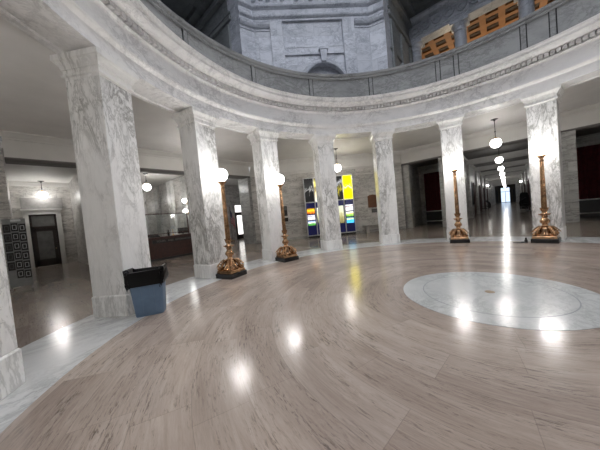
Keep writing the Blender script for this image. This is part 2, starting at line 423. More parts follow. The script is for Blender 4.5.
# ------------------------------------------------------------------ passage ceiling and upper floor slab
AP = 12.6; HS = AP*math.tan(R(22.5))     # apothem, half side of the octagon
oct_o = [(HS*1.0, AP)]
def octagon(ap):
    return [(ap/cos(R(22.5))*sin(R(22.5+45*k)), ap/cos(R(22.5))*cos(R(22.5+45*k))) for k in range(8)]
def ring_slab(rin, ap, z0, z1, n=64):
    """flat slab between an inner circle and an outer octagon"""
    mb = MB(); vs = []; fs = []
    for i in range(n):
        a = 2*pi*i/n; k = round(a/(pi/4)); d_ = a-k*pi/4
        ro = ap/cos(d_)
        vs += [pol(a, rin, z0), pol(a, ro, z0), pol(a, ro, z1), pol(a, rin, z1)]
    for i in range(n):
        j = (i+1) % n
        for q in range(4): fs.append((i*4+q, i*4+(q+1)%4, j*4+(q+1)%4, j*4+q))
    return mb.add(vs, fs)
S('floor', ring_slab(7.32, 20., -.05, 0.), 'travertine_rows', smooth=0)
S('floor', MB().box(-8.2,20.,-.05, 8.2,90,.0), 'travertine_rows', smooth=0)
S('floor', MB().box(-42,-8.2,-.05, -20.,8.2,.0), 'travertine_rows', smooth=0)
S('ceiling', ring_slab(7.15, 13.1, 5.35, 5.9), 'plaster', smooth=0)
S('floor', ring_slab(7.0, 13.6, 5.92, 6.12), 'parapet', smooth=0)

# ------------------------------------------------------------------ octagon walls below
names = ['north','northwest','west','southwest','south','southeast','east','northeast']
crown = [(0,5.35),(-.26,5.35),(-.26,5.31),(-.20,5.29),(-.15,5.22),(-.06,5.17),(-.06,5.12),(0,5.12)]
def crown_run(M, x0=-HS-.05, x1=HS+.05, yy=AP, z=0., s=1.):
    return MB().extrude([(yy+y*s, 5.35+z+(zz-5.35)*s) for y, zz in crown], x0, x1, M)
for k in range(8):
    M = face(k); nm = names[k]
    hs = HS-.03
    if k in (0, 2):
        S('wall_'+nm, MB().box(-hs, AP, 4.50, hs, AP+.62, 5.35, M), 'plaster_frieze', smooth=0)
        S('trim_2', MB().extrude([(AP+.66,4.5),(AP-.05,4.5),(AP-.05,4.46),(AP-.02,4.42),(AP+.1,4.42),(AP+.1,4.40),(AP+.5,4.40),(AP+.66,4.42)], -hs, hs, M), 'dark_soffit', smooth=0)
        S('trim_3', crown_run(M, -hs, hs), 'plaster_frieze', smooth=40)
    elif k == 1:
        S('wall_'+nm, MB().box(-HS, AP-.1, 0, HS, AP+.5, 4.46, M), 'ashlar', smooth=0)
        w = S('trim_4', MB().box(-HS, AP-.1, 4.46, HS, AP+.5, 5.35, M), 'plaster_frieze', smooth=0)
        S('trim_5', MB().extrude([(AP-.1,4.62),(AP-.16,4.60),(AP-.17,4.55),(AP-.13,4.50),(AP-.13,4.44),(AP-.1,4.42)], -HS, HS, M), 'plaster_frieze', smooth=40)
        S('trim_3', crown_run(M, yy=AP-.1), 'plaster_frieze', smooth=40)
        S('baseboard_'+nm, MB().box(-HS, AP-.125, 0, HS, AP-.05, .16, M), 'ashlar_dark', smooth=0)
    else:
        S('wall_'+nm, MB().box(-HS, AP, 0, HS, AP+.5, 5.35, M), 'ashlar', smooth=0)

# ------------------------------------------------------------------ north arm: corridor and two side bays
M = face(0)
CW = 2.2
# piers beside the corridor, then the corridor side walls
for s, nm in ((-1,'corridor_left'), (1,'corridor_right')):
    x0, x1 = sorted((s*CW, s*2.9))
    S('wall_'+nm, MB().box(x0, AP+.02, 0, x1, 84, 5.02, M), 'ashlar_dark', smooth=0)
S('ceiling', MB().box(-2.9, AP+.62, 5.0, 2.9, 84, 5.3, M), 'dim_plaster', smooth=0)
S('wall_corridor_end', MB().box(-2.9, 84, 0, 2.9, 84.4, 5.02, M), 'winter', smooth=0)
for s, nm in ((-1,'bay_left'), (1,'bay_right')):
    a, b_ = sorted((s*2.92, s*5.0)); e0, e1 = sorted((s*5.0, s*5.5))
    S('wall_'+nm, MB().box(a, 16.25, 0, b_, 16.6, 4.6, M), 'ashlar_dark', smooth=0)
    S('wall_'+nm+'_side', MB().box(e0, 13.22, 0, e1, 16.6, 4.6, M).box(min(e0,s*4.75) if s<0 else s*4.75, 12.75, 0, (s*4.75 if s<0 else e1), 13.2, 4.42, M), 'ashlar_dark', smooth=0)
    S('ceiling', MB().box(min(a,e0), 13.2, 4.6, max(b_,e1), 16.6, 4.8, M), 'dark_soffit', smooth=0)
    # moulded marble surround of the curtained opening
    fr = MB(); ix0, ix1 = sorted((s*3.0, s*4.62))
    fr.box(ix0-.14, 16.05, 0, ix0, 16.25, 4.2, M).box(ix1, 16.05, 0, ix1+.14, 16.25, 4.2, M).box(ix0-.14, 16.05, 3.97, ix1+.14, 16.25, 4.25, M)
    S('trim_6', fr, 'ashlar_dark', smooth=0, bevel=.03)
    side = 'left' if s < 0 else 'right'
    cu = MB(); n = 64; vs = []; fs = []
    for i in range(n+1):
        x = ix0+(ix1-ix0)*i/n; yy = 16.17+.03*sin(i*1.1)+.012*sin(i*2.7)
        vs += [(x,yy,1.0),(x,yy,3.97),(x,yy+.02,3.97),(x,yy+.02,1.0)]
    for i in range(n):
        for q in range(4): fs.append((i*4+q, i*4+(q+1)%4, (i+1)*4+(q+1)%4, (i+1)*4+q))
    tag(cu.add(vs, fs).build('curtain', 'curtain', smooth=60), 'dark red curtain filling the tall opening %s of the long corridor' % side, 'curtain', 'dark red curtains beside the corridor')
    lo = empty('low_barrier', ((ix0+ix1)/2, 16.12, 0), 0, 'low black barrier with two white rails under the curtain %s of the corridor' % side, 'barrier', 'barriers under the red curtains')
    hw = (ix1-ix0)/2-.01
    MB().box(-hw,-.06,.0,hw,-.03,.98).build('panel', 'black', lo, smooth=0)
    MB().box(-hw,-.10,.93,hw,-.03,1.0).build('rail', 'rail_white', lo, smooth=0, bevel=.01)
    MB().box(-hw,-.10,.16,hw,-.06,.23).build('rail', 'rail_white', lo, smooth=0, bevel=.01)

# corridor ceiling beams, pilasters
pend_y = [10.4, 17.3, 24.1, 31., 38., 45., 52., 59., 66., 73.]
for i, y in enumerate([13.85, 20.7, 27.6, 34.5, 41.5, 48.5, 55.5, 62.5, 69.5, 76.5]):
    pr = [(y-.38,5.0),(y-.34,4.86),(y-.28,4.84),(y-.28,4.62),(y-.24,4.58),(y+.24,4.58),(y+.28,4.62),(y+.28,4.84),(y+.34,4.86),(y+.38,5.0)]
    bm = MB().extrude(pr, -CW, CW)
    for s in (-1, 1):      # curved brackets where beam meets wall
        pts = [(0,0)]+[(.42*(1-cos(a)) , -.42*(1-sin(a))) for a in [pi/2*j/6 for j in range(7)]]
        poly = [(0,0),(0,-.42)]+[(.42-.42*cos(R(15*j)), -.42+.42*sin(R(15*j))) for j in range(1,7)]
        vs = [(s*(CW-px), y-.2, 4.6+pz) for px, pz in poly]+[(s*(CW-px), y+.2, 4.6+pz) for px, pz in poly]
        m_ = len(poly)
        bm.add(vs, [(q,(q+1)%m_,(q+1)%m_+m_,q+m_) for q in range(m_)]+[tuple(range(m_-1,-1,-1)), tuple(range(m_,2*m_))])
    S('trim_7', bm, 'plaster_white', smooth=0)
    for s in (-1, 1):
        x0, x1 = sorted((s*CW, s*(CW-.16)))
        S('trim_8', MB().box(x0, y-.45, 0, x1, y+.45, 4.62).box(min(x0,s*(CW-.2)) if s>0 else x0, y-.5, 0, x1 if s>0 else s*(CW-.2), y+.5, .3), 'ashlar', smooth=0)
for s in (-1, 1):
    x0, x1 = sorted((s*CW, s*(CW-.14)))
    S('trim_9', MB().box(x0, 12.7, 4.80, x1, 84, 5.0), 'plaster_white', smooth=0)
# dark doorways along the corridor
nd_ = 10
for i, y in enumerate([22.6, 25.2, 29.8, 32.6, 37., 39.5, 43.8, 46.3, 51., 58., 65.]):
    for s in (-1, 1):
        if s < 0 and i == 0: continue
        nd_ += 1
        x0, x1 = sorted((s*CW, s*(CW-.10)))
        o = S('door_%d' % nd_, MB().box(x0, y-.62, 0, x1, y-.5, 3.2).box(x0, y+.5, 0, x1, y+.62, 3.2).box(x0, y-.62, 3.1, x1, y+.62, 3.25), 'mahogany', smooth=0)
        xa, xb = sorted((s*CW, s*(CW-.05)))
        MB().box(xa, y-.5, 0.02, xb, y+.5, 3.1).build('leaf', 'brown_door', o, smooth=0)
# tall dark panel on the left wall near the corridor mouth
pt = empty('tall_notice_panel', (-CW, 22.9, 2.15), 0, 'tall narrow black panel on the left corridor wall near its mouth', 'panel')
MB().box(0,-1.2,-1.15,.06,1.2,1.15).build('frame', 'black', pt, smooth=0, bevel=.01)
MB().box(.06,-1.08,-1.03,.066,1.08,1.03).build('face', 'board_grey' if False else 'blackcloth', pt, smooth=0)

# glass doors closing the far end
ed = S('door_1', MB().box(-1.05,83.85,0,-.92,84.02,4.2).box(.92,83.85,0,1.05,84.02,4.2).box(-1.05,83.85,4.08,1.05,84.02,4.25).box(-.05,83.86,0,.05,84.02,3.0).box(-.95,83.86,2.95,.95,84.02,3.06), 'brown_door', smooth=0)
for s in (-1, 1):
    x0, x1 = sorted((s*.05, s*.92)); MB().box(x0,83.93,.12,x1,83.98,2.95).build('glass', 'daylight', ed, smooth=0)
MB().box(-.92,83.93,3.06,.92,83.98,4.08).build('transom', 'daylight', ed, smooth=0)
for s in (-1,1):
    x0, x1 = sorted((s*1.62, s*1.95))
    tag(MB().box(x0,83.85,0,x1,83.99,3.6).build('sidelight_shutter', 'black', smooth=0), 'dark shutter %s of the bright glass doors at the far corridor end' % ('left' if s<0 else 'right'), 'shutter')

# ------------------------------------------------------------------ west arm (local frame turned 90 deg)
M = face(2)
# local x = world y, local y = -world x
for s, nm in ((-1,'lobby_south'), (1,'lobby_north')):
    x0, x1 = sorted((s*2.2, s*2.88))
    S('wall_'+nm, MB().box(x0, AP+.02, 0, x1, 40, 4.98, M), 'ashlar', smooth=0)
for i, y in enumerate([12.95, 15.6, 17.9, 20.6, 24., 28., 32., 36.]):
    for s in (-1, 1):
        x0, x1 = sorted((s*2.2, s*2.02))
        S('trim_10', MB().box(x0, y-.42, 0, x1, y+.42, 4.9, M), 'column' if i % 2 == 0 else 'ashlar_dark', smooth=0)
S('ceiling', MB().box(-2.88, AP+.62, 4.98, 2.88, 40, 5.2, M), 'plaster_white', smooth=0)
S('wall_lobby_end', MB().box(-2.88, 40, 0, 2.88, 40.4, 5.0, M), 'ashlar', smooth=0)
# south-west bay with door
S('wall_bay_west', MB().box(-5.35, 20.5, 0, -2.88, 20.9, 5.0, M), 'ashlar', smooth=0)
S('wall_bay_south', MB().box(-5.75, 12.75, 0, -5.32, 20.9, 5.0, M), 'ashlar', smooth=0)
S('ceiling', MB().box(-5.7, 13.2, 4.97, -2.88, 20.9, 5.2, M), 'plaster_white', smooth=0)
S('trim_11', MB().box(-5.32, 20.38, 4.72, -2.9, 20.5, 4.97, M).box(-5.32, 20.3, 4.88, -2.9, 20.4, 4.97, M), 'plaster_white', smooth=0)
# north-west bay with the lit door
S('wall_bay_northwest', MB().box(2.9, 18., 0, 9.6, 18.4, 5.0, M), 'ashlar', smooth=0)
S('wall_bay_north', MB().box(9.2, 11.0, 0, 9.6, 18.4, 5.0, M), 'ashlar_dark', smooth=0)
S('ceiling', MB().box(2.88, 13.2, 4.8, 9.6, 18.4, 5.0, M), 'plaster_white', smooth=0)
S('trim_13', MB().box(5.0, 12.62, 0, 5.45, 13.7, 4.78, M), 'ashlar_dark', smooth=0)

def door(name, y, x0, x1, top, glass, leafmat, Mx, panel=True, lab=None):
    """door in a wall whose face is at local y, facing the rotunda"""
    c = .22
    o = S(name, MB().box(x0-c, y-.10, 0, x0, y+.02, top+.1, Mx).box(x1, y-.10, 0, x1+c, y+.02, top+.1, Mx).box(x0-c, y-.10, top, x1+c, y+.02, top+.26, Mx).box(x0-c-.06, y-.16, top+.24, x1+c+.06, y+.02, top+.33, Mx), 'plaster_white' if panel else 'ashlar', smooth=0, bevel=.01)
    f = MB(); tz = top*.73
    f.box(x0, y-.06, 0, x0+.10, y+.01, top, Mx).box(x1-.10, y-.06, 0, x1, y+.01, top, Mx).box(x0, y-.06, top-.09, x1, y+.01, top, Mx).box(x0, y-.06, tz, x1, y+.01, tz+.13, Mx)
    f.build('door_frame', leafmat, o, smooth=0)
    MB().box(x0+.1, y-.03, tz+.13, x1-.1, y-.01, top-.09, Mx).build('transom', glass, o, smooth=0)
    lf = MB(); s_ = .13
    lf.box(x0+.1, y-.04, 0.02, x0+.1+s_, y, tz, Mx).box(x1-.1-s_, y-.04, .02, x1-.1, y, tz, Mx).box(x0+.1, y-.04, .02, x1-.1, y, .42, Mx).box(x0+.1, y-.04, tz-.16, x1-.1, y, tz, Mx)
    l = lf.build('leaf', leafmat, o, smooth=0)
    MB().box(x0+.1+s_, y-.025, .42, x1-.1-s_, y-.015, tz-.16, Mx).build('pane', glass, l, smooth=0)
    kx = x1-.1-s_*.5
    MB().sphere((0,0,0), .035, 10, 6, Mx @ Matrix.Translation((kx, y-.075, 1.0))).build('door_handle', 'brass', l)
    return o
d1 = door('door_2', 20.5, -4.75, -3.64, 3.07, 'glass_grey', 'brown_door', M)
MB().box(-5.0, 20.44, 3.42, -3.27, 20.52, 4.05, M).build('overdoor_panel', 'plaster_grey', d1, smooth=0)
d2 = door('door_3', 18., 7.28, 8.42, 3.14, 'lit_glass', 'brown_door', M, panel=False)
dec = MB()
for zz, ww in ((.9,.30),(1.05,.12),(1.2,.26),(1.35,.10),(1.5,.22),(1.65,.28),(1.8,.16)):
    dec.box(7.85-ww/2, 17.96, zz, 7.85+ww/2, 17.975, zz+.05, M)
dec.build('door_emblem', 'brass', d2, smooth=0)

# ------------------------------------------------------------------ upper storey
UZ = 6.12
for k in range(8):
    M = face(k); nm = names[k]
    if k % 2:          # great piers on the diagonals with a recessed arched panel
        D = 13.2
        mt = 'upper'
        c1 = MB()
        # outer flanking faces and splayed wings
        top = 19.
        for s in (-1, 1):
            poly = [(s*4.05, D+.02), (s*4.95, 12.72), (s*5.15, 12.95), (s*5.9, 13.7), (s*4.05, 14.6)]
            c1.prism(poly if s > 0 else poly[::-1], UZ, top, M)
            x0, x1 = sorted((s*4.05, s*2.95)); c1.box(x0, D+.02, UZ, x1, 14.6, top, M)
        S('wall_upper_'+nm, c1, mt, smooth=0)
        for s in (-1, 1):
            x0, x1 = sorted((s*2.95, s*2.1))
            S('trim_14', MB().box(x0, D-.10, UZ, x1, 14.6, 15.0, M), mt, smooth=0, bevel=.02)
        # recessed panel with arched opening: strips above the arch
        ac = .0 if k != 1 else .6
        ar, acz = 1.55, 10.6
        pn = MB(); xs = [-2.1]+[ac-ar+2*ar*j/28 for j in range(29)]+[2.1]
        xs = [x for x in xs if x <= 2.1]
        if xs[-1] < 2.1: xs.append(2.1)
        for a, b_ in zip(xs[:-1], xs[1:]):
            def zz(x):
                u = (x-ac)/ar
                return acz+ar*sqrt(max(0, 1-u*u)) if abs(u) <= 1 else None
            za, zb = zz(a), zz(b_)
            if za is None or zb is None or (a < ac-ar-.001): pn.box(a, D+.12, UZ, b_, D+.5, 15.0, M); continue
            vs = [(a,D+.12,za),(b_,D+.12,zb),(b_,D+.5,zb),(a,D+.5,za),(a,D+.12,15.),(b_,D+.12,15.),(b_,D+.5,15.),(a,D+.5,15.)]
            pn.add(vs, [(0,3,2,1),(4,5,6,7),(0,1,5,4),(1,2,6,5),(2,3,7,6),(3,0,4,7)], M)
        S('wall_niche_'+nm, pn, mt, smooth=0)
        S('wall_niche_back_'+nm, MB().box(-2.95, D+.55, UZ, 2.95, D+.8, 19., M), mt, smooth=0)
        # archivolt
        av = MB(); seg = 28; vs = []; fs = []
        for j in range(seg+1):
            a = pi*j/seg
            for rr, yy in ((ar-.03,D+.13),(ar-.03,D+.03),(ar+.10,D+.0),(ar+.22,D+.05),(ar+.30,D+.13)):
                vs.append((ac+rr*cos(a), yy, acz+rr*sin(a)))
        for j in range(seg):
            for q in range(5): fs.append((j*5+q, j*5+(q+1)%5, (j+1)*5+(q+1)%5, (j+1)*5+q))
        vs = [v if v[0] < 2.1 else (2.1, v[1], v[2]) for v in vs]
        S('trim_15', av.add(vs, fs, M), mt, smooth=0)
        S('trim_16', MB().box(-2.1, D-.0, 12.72, 2.1, D+.14, 12.84, M).box(-2.1, D+.04, 13.22, 2.1, D+.14, 13.34, M).box(-2.1, D+.06, 12.84, 2.1, D+.14, 13.22, M), mt, smooth=0)
        S('trim_17', MB().add([(ac-.16,D-.14,12.15),(ac+.16,D-.14,12.15),(ac+.26,D-.20,12.95),(ac-.26,D-.20,12.95),(ac-.16,D+.12,12.15),(ac+.16,D+.12,12.15),(ac+.26,D+.12,12.95),(ac-.26,D+.12,12.95)], [(0,1,2,3),(4,7,6,5),(0,4,5,1),(1,5,6,2),(2,6,7,3),(3,7,4,0)], M).box(ac-.32,D-.24,12.9,ac+.32,D+.12,13.05,M), mt, smooth=0)
        # entablature following wings and recess
        def run(prof, name, mat=mt):
            path = [(-5.25,12.42+.6),(-4.95,12.72),(-4.05,D+.02),(-2.75,D+.02)]
            path = [(-4.95,12.72),(-4.05,D+.02),(4.05,D+.02),(4.95,12.72)]
            ns = []
            for i in range(len(path)):
                pa = Vector(path[max(i-1,0)]); pb = Vector(path[i]); pc = Vector(path[min(i+1,3)])
                d1_ = (pb-pa).normalized() if i else (pc-pb).normalized(); d2_ = (pc-pb).normalized() if i < 3 else d1_
                n1 = Vector((d1_.y,-d1_.x)); n2 = Vector((d2_.y,-d2_.x)); bi = (n1+n2).normalized(); ns.append(bi/max(.3, bi.dot(n1)))
            vs = []; m_ = len(prof)
            for (px, py), n_ in zip(path, ns):
                for o_, z_ in prof: vs.append((px+n_.x*o_, py+n_.y*o_, z_))
            fs = []
            for i in range(3):
                for q in range(m_): fs.append((i*m_+q, i*m_+(q+1)%m_, (i+1)*m_+(q+1)%m_, (i+1)*m_+q))
            fs += [tuple(range(m_-1,-1,-1)), tuple(3*m_+q for q in range(m_))]
            S(name, MB().add(vs, fs, M), mat, smooth=0)
        run([(-.2,15.0),(.06,15.0),(.06,15.12),(.12,15.15),(.2,15.22),(.22,15.3),(.10,15.33),(.10,15.72),(.18,15.76),(.28,15.84),(.30,15.92),(.12,15.95),(.12,16.9),(.3,17.0),(.55,17.25),(.6,17.4),(-.2,17.4)], 'trim_18')
        # relief ornaments on the frieze
        orn = MB()
        for j in range(17):
            x = -3.9+7.8*j/16
            orn.sphere((0,0,0), .17, 10, 6, M @ Matrix.Translation((x, D-.10, 16.35+.10*(j%2))))
            orn.box(x-.03, D-.13, 16.0, x+.03, D-.08, 16.75, M)
        S('trim_19', orn, mt, smooth=50)
        # capital band of the wings
        for s in (-1, 1):
            path = [(s*4.95,12.72),(s*4.05,D+.02),(s*2.96,D+.02)]
            bp = [(-.05,14.35),(.05,14.38),(.05,14.46),(-.0,14.48),(.0,14.58),(.10,14.62),(.18,14.74),(.20,14.86),(-.05,14.9)]
            vs = []; m_ = len(bp); nn = [Vector((-s*.62,-.78)), Vector((-s*.33,-1.0)), Vector((0,-1))]
            for (px, py), n_ in zip(path, nn):
                for o_, z_ in bp: vs.append((px+n_.x*o_, py+n_.y*o_, z_))
            fs = [(i_*m_+q, i_*m_+(q+1)%m_, (i_+1)*m_+(q+1)%m_, (i_+1)*m_+q) for i_ in range(2) for q in range(m_)]
            fs += [tuple(range(m_-1,-1,-1)), tuple(2*m_+q for q in range(m_))]
            S('trim_20', MB().add(vs, fs, M), mt, smooth=0)
    else:
        # deep arm closed by a screen of columns; side walls with horizontal mouldings
        Y1 = 19.; DEP = 24.5
        for s in (-1, 1):
            x0, x1 = sorted((s*5.5, s*6.2))
            w = MB().box(x0, 13.6, UZ, x1, Y1+.4, 20.5, M)
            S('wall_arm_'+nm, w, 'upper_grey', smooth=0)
            bd = MB()
            for z_, h_, p_ in ((15.3,.28,.16),(15.75,.12,.1),(16.9,.35,.3),(12.9,.14,.08),(10.9,.14,.08)):
                xa, xb = sorted((s*5.5, s*(5.5-p_))); bd.box(xa, 13.3, z_, xb, Y1, z_+h_, M)
            for y_ in (13.9, 16.1, 18.4):
                xa, xb = sorted((s*5.5, s*5.36)); bd.box(xa, y_-.35, UZ, xb, y_+.35, 15.1, M)
            S('trim_21', bd, 'upper_grey', smooth=0)
            # round arched doorway in the side wall
            aw = MB(); vs = []; fs = []
            for j in range(19):
                a = pi*j/18
                for rr, xx in ((.72,5.5),(.72,5.38),(.9,5.38),(.9,5.5)): vs.append((s*xx, 15.+ (rr*cos(a)), 9.6+rr*sin(a)))
            for j in range(18):
                for q in range(4): fs.append((j*4+q, j*4+(q+1)%4, (j+1)*4+(q+1)%4, (j+1)*4+q))
            S('trim_22', aw.add(vs, fs, M), 'upper_grey', smooth=0)
        # screen
        ent = [(Y1-.5,15.65),(Y1-.5,15.72),(Y1-.54,15.74),(Y1-.54,15.9),(Y1-.6,15.93),(Y1-.66,15.98),(Y1-.5,16.0),(Y1-.5,16.95),(Y1-.75,17.1),(Y1-.9,17.3),(Y1-.9,17.45),(Y1+.5,17.45),(Y1+.5,15.65)]
        S('trim_23', MB().extrude(ent, -5.5, 5.5, M), 'upper', smooth=0)
        ro = MB()
        for j in range(13):
            x = -5.+10*j/12
            vs = []; ro.lathe([(.30,0),(.30,.14),(.19,.14),(.17,.04)], 16, M @ Matrix.Translation((x, Y1-.5, 16.45)) @ Matrix.Rotation(R(90),4,'X'))
            if j < 12: ro.tube([(x+.26,Y1-.53,16.35),(x+.42,Y1-.56,16.6),(x+.58,Y1-.53,16.35)], .07, 6, M)
        S('trim_24', ro, 'upper', smooth=50)
        if k in (0, 2):
            for j, x in enumerate((-5.15, -1.9, 1.9, 5.15)):
                tx = ['half hidden at the left end', 'left of the middle', 'right of the middle', 'at the right end'][j]
                wh = 'before the ochre coffered ceiling' if k == 0 else 'of the dark western upper screen'
                p_ = M @ Vector((x, Y1, UZ))
                cc = empty('upper_column', p_, 0, 'round grey marble column upstairs %s, %s' % (wh, tx), 'column', 'round columns of the upper screens')
                MB().lathe([(.46,.35),(.46,3.),(.44,6.),(.40,8.75)], 28).build('shaft', 'upper', cc)
                MB().lathe([(.62,0),(.62,.15),(.60,.2),(.55,.22),(.52,.3),(.47,.35)], 28).build('base', 'upper', cc)
                MB().lathe([(.40,8.75),(.45,8.78),(.45,8.83),(.41,8.86),(.41,9.05),(.47,9.11),(.55,9.21),(.58,9.29)], 28).square_stack([(.6,9.29),(.6,9.53)]).build('capital', 'upper', cc)
        # coffered ceiling beyond the screen
        cz = 15.85
        rib = MB(); bk = MB()
        P = 1.2; W2 = .78
        cm, cb = ('orange', 'coffer_dark') if k == 0 else ('upper_grey', 'coffer_dark')
        if k in (0, 2):
            x_l = -5.5; 
            cx = [.05+P*j for j in range(-5, 6)]; cy = [19.75+P*j for j in range(0, 8)]
            ribs = MB()
            for c_ in cx:
                ribs.box(c_-P/2-(P-W2)/2, Y1+.5, cz, c_-P/2+(P-W2)/2, 29.4, cz+.13, M)
            for c_ in cy:
                for d_ in cx: ribs.box(d_-W2/2, c_-P/2-(P-W2)/2, cz+.002, d_+W2/2, c_-P/2+(P-W2)/2, cz+.13, M)
            S('ceiling', ribs, cm, smooth=0)
            MB_ = MB().box(-5.9, Y1+.5, cz+.13, 5.9, 29.4, cz+.6, M)
            S('ceiling', MB_, cb, smooth=0)
            ros = MB()
            for a in cx:
                for b_ in cy: ros.lathe([(.20,0),(.22,.03),(.12,.06),(.03,.09)], 10, M @ Matrix.Translation((a, b_, cz+.04)))
            S('trim_25', ros, 'coffer_dark' if k == 0 else 'upper_grey', smooth=50)
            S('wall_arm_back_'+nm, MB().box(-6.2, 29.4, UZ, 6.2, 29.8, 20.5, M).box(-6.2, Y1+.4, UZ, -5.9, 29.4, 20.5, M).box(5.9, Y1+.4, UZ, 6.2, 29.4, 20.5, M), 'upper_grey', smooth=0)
            S('floor', MB().box(-6.2, 13.3, UZ-.2, 6.2, 29.8, UZ, M), 'parapet', smooth=0)
        else:
            S('wall_arm_back_'+nm, MB().box(-6.2, Y1+.5, UZ, 6.2, Y1+.9, 20.5, M), 'upper_grey', smooth=0)
            S('floor', MB().box(-6.2, 13.3, UZ-.2, 6.2, Y1+.9, UZ, M), 'parapet', smooth=0)
        # coffered flat ceiling over the arm
        ar_ = MB()
        ar_.box(-6.2, 13., 18.0, 6.2, Y1+1., 19.7, M)
        for c_ in (-5.2,-1.75,1.75,5.2): ar_.box(c_-.35, 13.0, 17.6, c_+.35, Y1+.5, 18.0, M)
        for c_ in (13.4,16.,18.7): ar_.box(-5.5, c_-.35, 17.62, 5.5, c_+.35, 18.0, M)
        S('ceiling', ar_, 'upper_grey', smooth=0)
# drum ring above with the open light well of the dome
S('wall_drum', ring_slab(9.5, 15.2, 19.6, 20.2), 'upper', smooth=0)

# small bust on the gallery beside the north arm
bu = empty('stone_bust', (-5.15, 14.6, UZ), 0, 'small dark stone bust just above the parapet, left of the ochre ceiling', 'bust')
# ------------------------------------------------------------------ bronze lamps
lamp_labels = {-101.25: 'gilt bronze globe lamp leftmost of the four, beside the information desk pillar',
 -78.75: 'gilt bronze globe lamp in front of the pillar just left of the display kiosk',
 -11.25: 'gilt bronze globe lamp on the left side of the long corridor',
 11.25: 'gilt bronze globe lamp on the right side of the long corridor, cable beside its base',
 78.75: 'gilt bronze globe lamp on the east side, nearer the long corridor', 101.25: 'gilt bronze globe lamp on the east side, farther from the long corridor',
 168.75: 'gilt bronze globe lamp on the south side, east of the pair', -168.75: 'gilt bronze globe lamp on the south side, west of the pair'}
RL = 5.93
def make_lamp(t):
    g = empty('bronze_floor_lamp', pol(t, RL), -t, lamp_labels[round(math.degrees(t),2)], 'lamp', 'bronze globe lamps around the rotunda')
    MB().square_stack([(.31,0),(.31,.125),(.30,.135)]).build('stone_base', 'black_stone', g, smooth=0, bevel=.006)
    MB().square_stack([(.282,.135),(.285,.15),(.272,.20),(.262,.215),(.245,.225),(.18,.26),(.13,.32),(.10,.36)]).build('plinth', 'bronze', g, smooth=0, bevel=.006)
    for q in range(4):
        Mq = RZ(pi/2*q+pi/4)
        f = MB()
        pts = [(.27,0,.235),(.32,0,.235),(.345,0,.255),(.335,0,.285),(.30,0,.29),(.275,0,.27),(.25,0,.30),(.225,0,.365),(.18,0,.43),(.14,0,.475),(.10,0,.49),(.085,0,.46),(.11,0,.43)]
        f.tube(pts, [.022,.034,.038,.036,.032,.034,.042,.046,.04,.034,.026,.02,.014], 10, Mq)
        for e in range(5):    # acanthus leaves riding the scroll
            u = .15+.17*e/4; z_ = .47-.14*(e/4)**1.5
            for s in (-1, 1):
                f.tube([(u,0,z_),(u+.03,s*.035,z_+.03),(u+.05,s*.065,z_+.005),(u+.055,s*.08,z_-.03)], [.016,.018,.012,.004], 6, Mq)
        f.build('scroll_foot', 'bronze', g, smooth=60)
    m = MB().lathe([(.225,.215),(.225,.25),(.20,.29),(.165,.34),(.15,.40),(.12,.45),(.10,.48)], 24)
    for q in range(4):
        Mq = RZ(pi/2*q)
        m.tube([(.19,0,.22),(.22,0,.26),(.19,0,.31),(.14,0,.34)], [.03,.045,.035,.02], 8, Mq)
        for s in (-1, 1): m.tube([(.20,s*.03,.25),(.19,s*.10,.27),(.16,s*.13,.24)], [.025,.022,.008], 6, Mq)
    m.build('shell_ornament', 'bronze', g, smooth=60)
    MB().lathe([(.12,.30),(.135,.36),(.125,.42),(.095,.455),(.085,.47),(.075,.485),(.095,.50),(.10,.515),(.08,.53),(.066,.545),(.072,.58),(.095,.62),(.108,.66),(.106,.70),(.09,.74),(.068,.77),(.06,.785),(.085,.80),(.09,.815),(.07,.83),(.062,.86),(.075,.885),(.10,.90),(.085,.915),(.065,.93),(.06,.97),(.072,1.0),(.078,1.03),(.066,1.06)], 28).build('vase', 'bronze', g, smooth=60)
    lv = MB()
    for q in range(8):
        Mq = RZ(2*pi*q/8)
        lv.tube([(.07,0,.86),(.105,0,.875),(.135,0,.90),(.150,0,.885)], [.02,.018,.014,.006], 6, Mq)
        lv.tube([(.062,0,.98),(.078,0,1.04),(.095,0,1.09),(.105,0,1.10)], [.014,.016,.01,.004], 6, Mq)
        lv.tube([(.07,0,.60),(.105,0,.64),(.112,0,.68),(.10,0,.72)], [.01,.013,.012,.005], 6, Mq)
    lv.build('leaf_crown', 'bronze', g, smooth=60)
    MB().lathe([(.068,1.05,1),(.066,1.3,1),(.060,1.7,1),(.054,2.1,1),(.047,2.56,1)], 32, flute=16, fd=.12).build('fluted_shaft', 'bronze', g, smooth=20)
    MB().lathe([(.047,2.55),(.060,2.56),(.062,2.58),(.05,2.595),(.044,2.62),(.052,2.65),(.075,2.68),(.105,2.70),(.118,2.715),(.115,2.73),(.09,2.74),(.06,2.755),(.058,2.78)], 28).build('collar', 'bronze', g, smooth=60)
    MB().sphere((0,0,2.93), .175, 28, 16).build('globe', 'globe', g, smooth=60)
    return g
l0 = make_lamp(R(-101.25))
for a in (-78.75, -11.25, 11.25, 78.75, 101.25, 168.75, -168.75):
    dup(l0, pol(R(a), RL), -R(a), lamp_labels[a])
LP = 210.
for a in (-101.25, -78.75, -11.25, 11.25, 78.75, 101.25, 168.75, -168.75):
    point_light('lamp_light', pol(R(a), RL, 2.93), LP, .18, (1,.97,.94))

